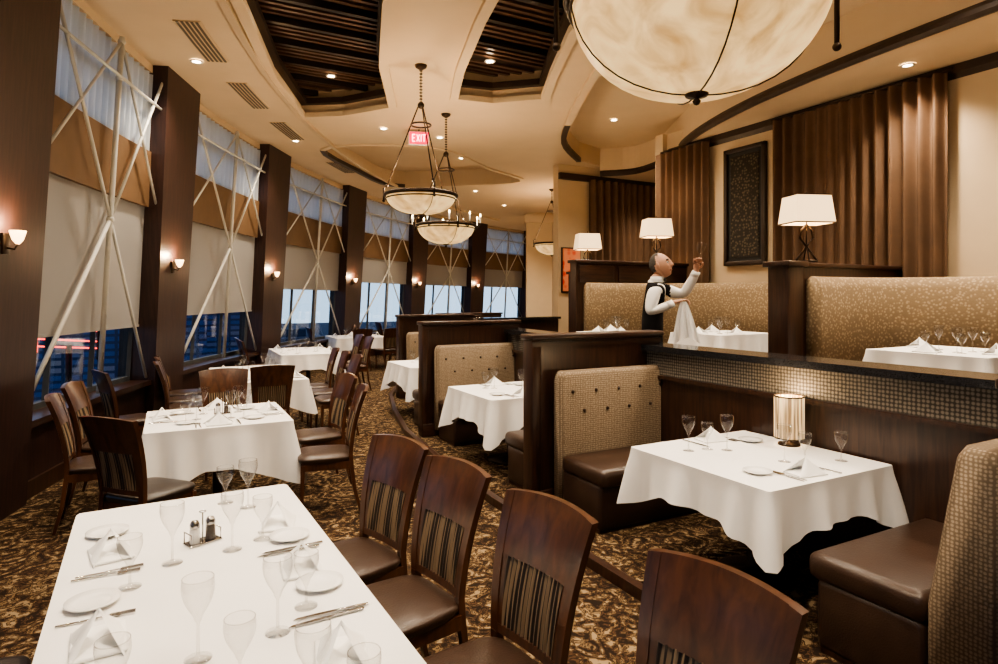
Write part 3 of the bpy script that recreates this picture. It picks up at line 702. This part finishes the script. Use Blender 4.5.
b0 = MB(); b0.lathe([(.001, -.002), (.05, -.002)], 'can', 20); b0.lathe([(.05, -.002), (.052, -.01), (.075, -.01), (.078, 0)], 'china', 20); ME_can = b0.mesh('recessed_downlight')
for i, (x, y, z) in enumerate(cans):
    o = inst('recessed_downlight', ME_can, (x, y, z))
    ld = bpy.data.lights.new('spot', 'SPOT'); ld.energy = 280 if y < 14 else 420; ld.color = (1, .82, .61); ld.spot_size = R2(120); ld.spot_blend = 1; ld.shadow_soft_size = .09
    lo = bpy.data.objects.new('lamp', ld); COL.objects.link(lo); lo.parent = o; lo.location = (0, 0, -.03)
def m_buffet():
    b = MB(); b.box((0, 0, .012), (.2, .12, .024), 'iron', bev=.006)
    for sx in (-1, 1):
        b.tube([(sx*.13, 0, .02), (sx*.08, 0, .08), (0, 0, .18), (-sx*.08, 0, .28), (-sx*.06, 0, .37), (0, 0, .43)], .013, 'iron', 8)
        b.tube([(0, sx*.05, .02), (0, sx*.03, .1), (0, 0, .18), (0, 0, .43)], .008, 'iron', 8)
    b.tube([(0, 0, .17), (0, 0, .48)], .008, 'iron', 8)
    def fr(w0, d0, z0, w1, d1, z1, k, t):
        vs = []
        for (w, d, z) in ((w0, d0, z0), (w1, d1, z1)):
            for sx, sy in ((-1, -1), (1, -1), (1, 1), (-1, 1)): vs.append((sx*w, sy*d, z))
            for sx, sy in ((-1, -1), (1, -1), (1, 1), (-1, 1)): vs.append((sx*(w-t), sy*(d-t), z))
        fs = []
        for j in range(4):
            k2 = (j+1) % 4; fs += [[j, k2, 8+k2, 8+j], [4+j, 4+k2, 12+k2, 12+j], [j, k2, 4+k2, 4+j], [8+j, 8+k2, 12+k2, 12+j]]
        b.add(vs, fs, k)
    fr(.24, .18, .44, .205, .145, .76, 'lampshade', .006)
    fr(.243, .183, .435, .241, .181, .45, 'iron', .008); fr(.208, .148, .75, .207, .147, .762, 'iron', .008)
    b.ball((0, 0, .56), .04, 'glow', 10); b.tube([(0, 0, .76), (0, 0, .80)], .008, 'iron', 6); b.tube([(-.20, 0, .755), (.20, 0, .755)], .004, 'iron', 5)
    return b.mesh('buffet_lamp')
ME_bl = m_buffet()
for x, y, z in ((6.42, 4.6, 2.145), (7.45, 8.2, 2.345), (7.3, 10.0, 2.245)):
    o = inst('buffet_lamp', ME_bl, (x, y, z), R2(-20)); ld = bpy.data.lights.new('bulb', 'POINT'); ld.energy = 14; ld.color = (1, .74, .45); ld.shadow_soft_size = .05
    lo = bpy.data.objects.new('bulb', ld); COL.objects.link(lo); lo.parent = o; lo.location = (0, 0, .64)
def m_sconce():
    b = MB(); b.box((0, 0, 0), (.10, .02, .16), 'iron', bev=.005); b.tube([(0, -.01, -.03), (0, -.06, -.04), (0, -.08, .0)], .008, 'iron', 6)
    b.lathe([(.012, 0), (.035, .03), (.055, .10), (.05, .10), (.03, .03), (.005, .004)], 'sconceglass', 16, (0, -.08, 0)); b.ball((0, -.08, .06), .02, 'glow', 8); return b.mesh('wall_sconce')
ME_sc = m_sconce()
for i, p in enumerate(colphi[1:]):
    zz = 2.15; dp = -.008 if i == 0 else -.006; q = W(p+dp, -.325+lean(zz)-.01, zz)
    ang = math.atan2(W(p, -1, 0)[1]-W(p, 0, 0)[1], W(p, -1, 0)[0]-W(p, 0, 0)[0])+pi/2
    o = inst('wall_sconce', ME_sc, q, ang); ld = bpy.data.lights.new('bulb', 'POINT'); ld.energy = 18; ld.color = (1, .68, .38); ld.shadow_soft_size = .03
    lo = bpy.data.objects.new('bulb', ld); COL.objects.link(lo); lo.parent = o; lo.location = (0, -.1, .15)
b = MB(); b.box((0, 0, 0), (.36, .06, .24), 'china', bev=.008); b.box((0, -.032, 0), (.33, .006, .21), 'exitw')
def letters(b, x0, z0, h):
    w = .045; y = -.037
    def st(x1, z1, x2, z2): b.tube([(x0+x1, y, z0+z1), (x0+x2, y, z0+z2)], .009, 'exit', 4)
    st(0, 0, 0, h); st(0, 0, w, 0); st(0, h/2, w*.8, h/2); st(0, h, w, h)
    st(.075, 0, .12, h); st(.12, 0, .075, h); st(.15, 0, .15, h); st(.175, h, .225, h); st(.2, 0, .2, h)
letters(b, -.112, -.06, .12); b.tube([(0, 0, .12), (0, 0, .16)], .012, 'iron', 8); b.obj('exit_sign', (3.88, 10.3, 4.54), R2(-20))
def drape(name, fn, L, z0, z1, amp=.055, wl=.16):
    b = MB()
    def g(u, v):
        s = u*L; a = amp*(.7+.3*math.sin(s*3.1)); d = a*math.sin(2*pi*s/wl+.4*math.sin(s*5)); return fn(s, d, z0+(z1-z0)*v)
    b.grid(g, int(L/wl*12), 3, 'curtain'); b.obj(name)
drape('pleated_drape', lambda s, d, z: (8.12+d, 3.98+s, z), 2.4, .5, 4.42, amp=.075, wl=.17)
drape('pleated_drape', lambda s, d, z: (8.12+d, 7.65+s, z) if s < 1.2 else (8.12+(s-1.2), 8.85+.1+d, z), 1.5, .5, 4.42, amp=.07, wl=.17)
drape('pleated_drape', lambda s, d, z: (8.35+s, 11.38+d, z), 2.9, .5, 4.40, amp=.07, wl=.2)
b = MB(); b.tube([(8.12, 3.92, 4.44), (8.12, 6.42, 4.44)], .02, 'iron'); b.tube([(8.12, 7.6, 4.44), (8.12, 8.82, 4.44)], .02, 'iron'); b.obj('curtain_rod')
b = MB(); y0, y1, z0, z1 = 6.60, 7.35, 2.3, 4.15
for (yc, zc_, dy, dz) in (((y0+y1)/2, z0, y1-y0, .07), ((y0+y1)/2, z1, y1-y0+.07, .07), (y0, (z0+z1)/2, .07, z1-z0+.07), (y1, (z0+z1)/2, .07, z1-z0+.07)): b.box((8.2, yc, zc_), (.07, dy, dz), 'trimdark', bev=.01)
b.box((8.22, (y0+y1)/2, (z0+z1)/2), (.03, y1-y0, z1-z0), 'black')
b.box((8.2, (y0+y1)/2, (z0+z1)/2), (.02, y1-y0-.2, z1-z0-.2), 'artfill'); b.obj('framed_carved_panel')
b = MB(); b.box((0, 0, 2.35), (.9, .6, 4.7), 'cream'); b.box((0, 0, .1), (1.0, .7, .2), 'wood'); b.box((0, 0, 4.5), (1.05, .75, .3), 'ceil', bev=.03); b.obj('plaster_column', (11.6, 18.8, 0), R2(-28))
b = MB(); b.box((0, 0, 0), (.46, .04, .95), 'redart', bev=.01); b.box((0, .02, 0), (.52, .03, 1.01), 'trimdark', bev=.01); b.obj('framed_painting', (7.92, 11.45, 2.35))

# ------------------------------------------------------------------ waiter
def skinmesh(name, pts, edges, mats=None, seglab=None, sub=2, root=0):
    me = bpy.data.meshes.new('tmp'); me.from_pydata([p[0] for p in pts], edges, []); o = bpy.data.objects.new('tmp', me); COL.objects.link(o)
    sk = o.modifiers.new('s', 'SKIN'); sk.use_smooth_shade = True; sk.branch_smoothing = .4
    for i, d in enumerate(me.skin_vertices[0].data):
        r = pts[i][1]; d.radius = r if isinstance(r, tuple) else (r, r); d.use_root = (i == root)
    ss = o.modifiers.new('u', 'SUBSURF'); ss.levels = sub; ss.render_levels = sub
    dg = bpy.context.evaluated_depsgraph_get(); dg.update(); ev = o.evaluated_get(dg); nm = bpy.data.meshes.new_from_object(ev)
    bpy.data.objects.remove(o)
    nm.materials.clear()
    for k in mats: nm.materials.append(M[k])
    P = [Vector(p[0]) for p in pts]
    for poly in nm.polygons:
        poly.use_smooth = True
        if seglab:
            c = poly.center; best = (9, 0)
            for (i, j), lab in zip(edges, seglab):
                a, d = P[i], P[j]-P[i]; t = max(0, min(1, (c-a).dot(d)/max(1e-9, d.length_squared))); q = (c-(a+d*t)).length
                if q < best[0]: best = (q, lab)
            poly.material_index = best[1]
    nm.name = name
    return nm
E = bpy.data.objects.new('waiter', None); COL.objects.link(E); E.location = (4.47, 4.93, .5); E.rotation_euler = (0, 0, R2(-44)); E.scale = (1.12, 1.12, 1.0)
pts = [((-.03, 0, .93), (.13, .16)), ((-.03, 0, 1.05), (.12, .15)), ((-.02, 0, 1.20), (.115, .16)), ((-.01, 0, 1.32), (.105, .17)), ((.0, 0, 1.395), (.07, .10)), ((.01, 0, 1.44), .055), ((.02, 0, 1.50), .052),
       ((.0, -.185, 1.345), .070), ((-.05, -.245, 1.09), .058), ((.12, -.21, 1.17), .042), ((.155, -.20, 1.19), .032),
       ((.02, .175, 1.355), .070), ((.25, .15, 1.27), .060), ((.345, .09, 1.47), .042), ((.36, .08, 1.51), .032),
       ((-.03, -.10, .86), .10), ((.0, -.11, .48), .070), ((-.04, -.12, .09), .045), ((.12, -.13, .04), .035),
       ((-.03, .10, .86), .10), ((.0, .11, .48), .070), ((-.06, .12, .09), .045), ((.10, .14, .04), .035)]
edges = [(0, 1), (1, 2), (2, 3), (3, 4), (4, 5), (5, 6), (3, 7), (7, 8), (8, 9), (9, 10), (3, 11), (11, 12), (12, 13), (13, 14), (0, 15), (15, 16), (16, 17), (17, 18), (0, 19), (19, 20), (20, 21), (21, 22)]
lab = [1, 1, 1, 1, 0, 2, 0, 0, 0, 0, 0, 0, 0, 0, 1, 1, 1, 1, 1, 1, 1, 1]
nm = skinmesh('body', pts, edges, ['shirt', 'vest', 'skin'], lab, sub=3)
for p in nm.polygons:
    c = p.center
    if abs(c.y) < .168 and c.z < 1.40 and -.2 < c.x < .13: p.material_index = 1
    if c.z < 1.02: p.material_index = 1
    if c.x > .02 and c.z > 1.12 and abs(c.y) < (c.z-1.12)*.42 and c.z < 1.45: p.material_index = 0
o = bpy.data.objects.new('body', nm); COL.objects.link(o); o.parent = E
bm = bmesh.new(); bmesh.ops.create_icosphere(bm, subdivisions=5, radius=1)
def g(v, c, s): return math.exp(-((v.x-c[0])**2+(v.y-c[1])**2+(v.z-c[2])**2)/s**2)
def ishair(n): return (n.x < -.12 and n.z > -.42) and (n.z > .05 or n.x < -.35) or (n.z > .80 and n.x < .15)
for v in bm.verts:
    n = v.co.copy(); x, y, z = n.x*.098, n.y*.077, n.z*.122
    if n.z < 0: y *= 1-.25*(-n.z)**1.2; x = x*(1-.10*(-n.z))+(.012*(-n.z) if n.x > 0 else .03*(-n.z))
    p = Vector((x, y, z))
    p.x += .030*g(n, (.97, 0, -.14), .16)+.012*g(n, (.95, 0, .12), .13)+.008*g(n, (.9, 0, .32), .3)+.016*g(n, (.55, 0, -.85), .28)+.008*g(n, (.85, 0, -.48), .16)
    for sy in (-1, 1): p.x -= .012*g(n, (.88, sy*.38, .12), .17)
    p.x -= .006*g(n, (.86, 0, -.53), .06)
    if ishair(n): p += Vector((n.x, n.y, n.z))*.005
    v.co = p
me = bpy.data.meshes.new('head')
for k in ('skin', 'hair'): me.materials.append(M[k])
for f in bm.faces:
    f.smooth = True; c = f.calc_center_median(); n = Vector((c.x/.098, c.y/.077, c.z/.122))
    if ishair(n): f.material_index = 1
bm.to_mesh(me); bm.free()
o = bpy.data.objects.new('head', me); COL.objects.link(o); o.parent = E; o.location = (.04, 0, 1.575); o.rotation_euler = (0, R2(-14), R2(-14)); o.scale = (.98, .98, 1.08); H = o
b = MB()
for sy in (-1, 1):
    b.ball((.081, sy*.030, .014), .011, 'china', 10); b.ball((.0895, sy*.030, .014), .0055, 'black', 8)
    b.tube([(.092, sy*.013, .036), (.094, sy*.03, .040), (.081, sy*.050, .034)], .0055, 'hair', 6)
    b.ball((-.005, sy*.076, .0), .026, 'skin', 10, (.7, .35, 1.2)); b.ball((0, sy*.083, .0), .012, 'skin', 8, (.7, .3, 1.2))
b.tube([(.082, -.025, -.064), (.097, 0, -.061), (.082, .025, -.064)], .004, 'lip', 6)
oo = b.obj('face_features'); oo.parent = H
b = MB(); b.lathe([(.066, 1.405), (.066, 1.43), (.060, 1.462), (.056, 1.462), (.058, 1.41)], 'shirt', 20, (.012, 0, 0))
b.ball((.086, -.0, 1.425), .018, 'black', 8, (.6, 1, .8)); b.ball((.080, -.03, 1.427), .024, 'black', 8, (.5, 1.1, .9)); b.ball((.080, .03, 1.427), .024, 'black', 8, (.5, 1.1, .9))
b.obj('collar_and_bow_tie', parent=E)
def hand(name, loc, rot, curl, parent):
    P = [((0, 0, -.03), (.026, .022)), ((0, 0, .03), (.018, .032)), ((0, 0, .075), (.014, .036))]; Ed = [(0, 1), (1, 2)]
    mesh = [skinmesh(name, P, Ed, ['skin'], None, 2)]
    for i, (yy, L) in enumerate(((.029, .072), (.010, .082), (-.010, .076), (-.028, .060))):
        a = 0; Q = [((0, yy*.8, .07), .0095)]; q = Vector((0, yy, .092)); Q.append((tuple(q), .0092)); p = q
        for s_ in (.45, .3, .25):
            a += curl; p = p+Vector((math.sin(a), 0, math.cos(a)))*L*s_; Q.append((tuple(p), .0085))
        mesh.append(skinmesh('f', Q, [(j, j+1) for j in range(4)], ['skin'], None, 1))
    Q = [((0, .015, .015), .012), ((.012, .04, .035), .012), ((.03, .05, .062), .010), ((.042, .044, .085), .0088)]
    mesh.append(skinmesh('t', Q, [(0, 1), (1, 2), (2, 3)], ['skin'], None, 1))
    bm = bmesh.new()
    for m_ in mesh: bm.from_mesh(m_)
    me = bpy.data.meshes.new(name); bm.to_mesh(me); bm.free(); me.materials.append(M['skin'])
    for p in me.polygons: p.use_smooth = True
    o = bpy.data.objects.new(name, me); COL.objects.link(o); o.parent = parent; o.location = loc; o.rotation_euler = rot; return o
hand('hand_raised', (.362, .078, 1.53), (0, R2(8), R2(-80)), R2(38), E)
hand('hand_lower', (.17, -.195, 1.20), (0, R2(75), R2(10)), R2(42), E)
b = MB(); b.tube([(.338, .093, 1.462), (.362, .079, 1.515)], [.041, .038], 'shirt', 14); b.tube([(.105, -.213, 1.163), (.155, -.199, 1.19)], [.041, .038], 'shirt', 14); b.obj('cuffs', parent=E)
o = inst('held_wine_glass', ME_wine, (.372, .034, 1.585)); o.parent = E; o.rotation_euler = (R2(-6), R2(10), 0)
b = MB()
def cl(u, v):
    w = .05+.20*(1-v)**.8
    return (.245+w*(u-.5)+.02*(1-v), -.20-.018*math.sin(u*19)*(1.15-v)-.03*(1-v), .82+.385*v+.035*math.sin(u*3.1)*(1-v)-.10*(1-v)*abs(u-.6))
b.grid(cl, 36, 14, 'napkin'); b.obj('polishing_cloth', parent=E)

# ------------------------------------------------------------------ world, camera
w = bpy.data.worlds.new('dusk'); sc.world = w; w.use_nodes = True; nt = w.node_tree; bg = nt.nodes['Background']
tc = nt.nodes.new('ShaderNodeTexCoord'); sp = nt.nodes.new('ShaderNodeSeparateXYZ'); cr = nt.nodes.new('ShaderNodeValToRGB')
cr.color_ramp.elements[0].position = .0; cr.color_ramp.elements[0].color = (.80, .92, 1.0, 1); cr.color_ramp.elements[1].position = .5; cr.color_ramp.elements[1].color = (.18, .25, .38, 1)
x = cr.color_ramp.elements.new(.16); x.color = (.45, .55, .68, 1)
nt.links.new(tc.outputs['Generated'], sp.inputs[0]); nt.links.new(sp.outputs[2], cr.inputs[0]); nt.links.new(cr.outputs[0], bg.inputs[0]); bg.inputs[1].default_value = 1.2
cam = bpy.data.cameras.new('cam'); co = bpy.data.objects.new('camera', cam); COL.objects.link(co); sc.camera = co
co.location = (0, 0, 1.75); co.rotation_euler = (R2(90), 0, R2(-28)); cam.sensor_width = 36; cam.lens = 36*620/998; cam.shift_y = -35/998; cam.clip_start = .05
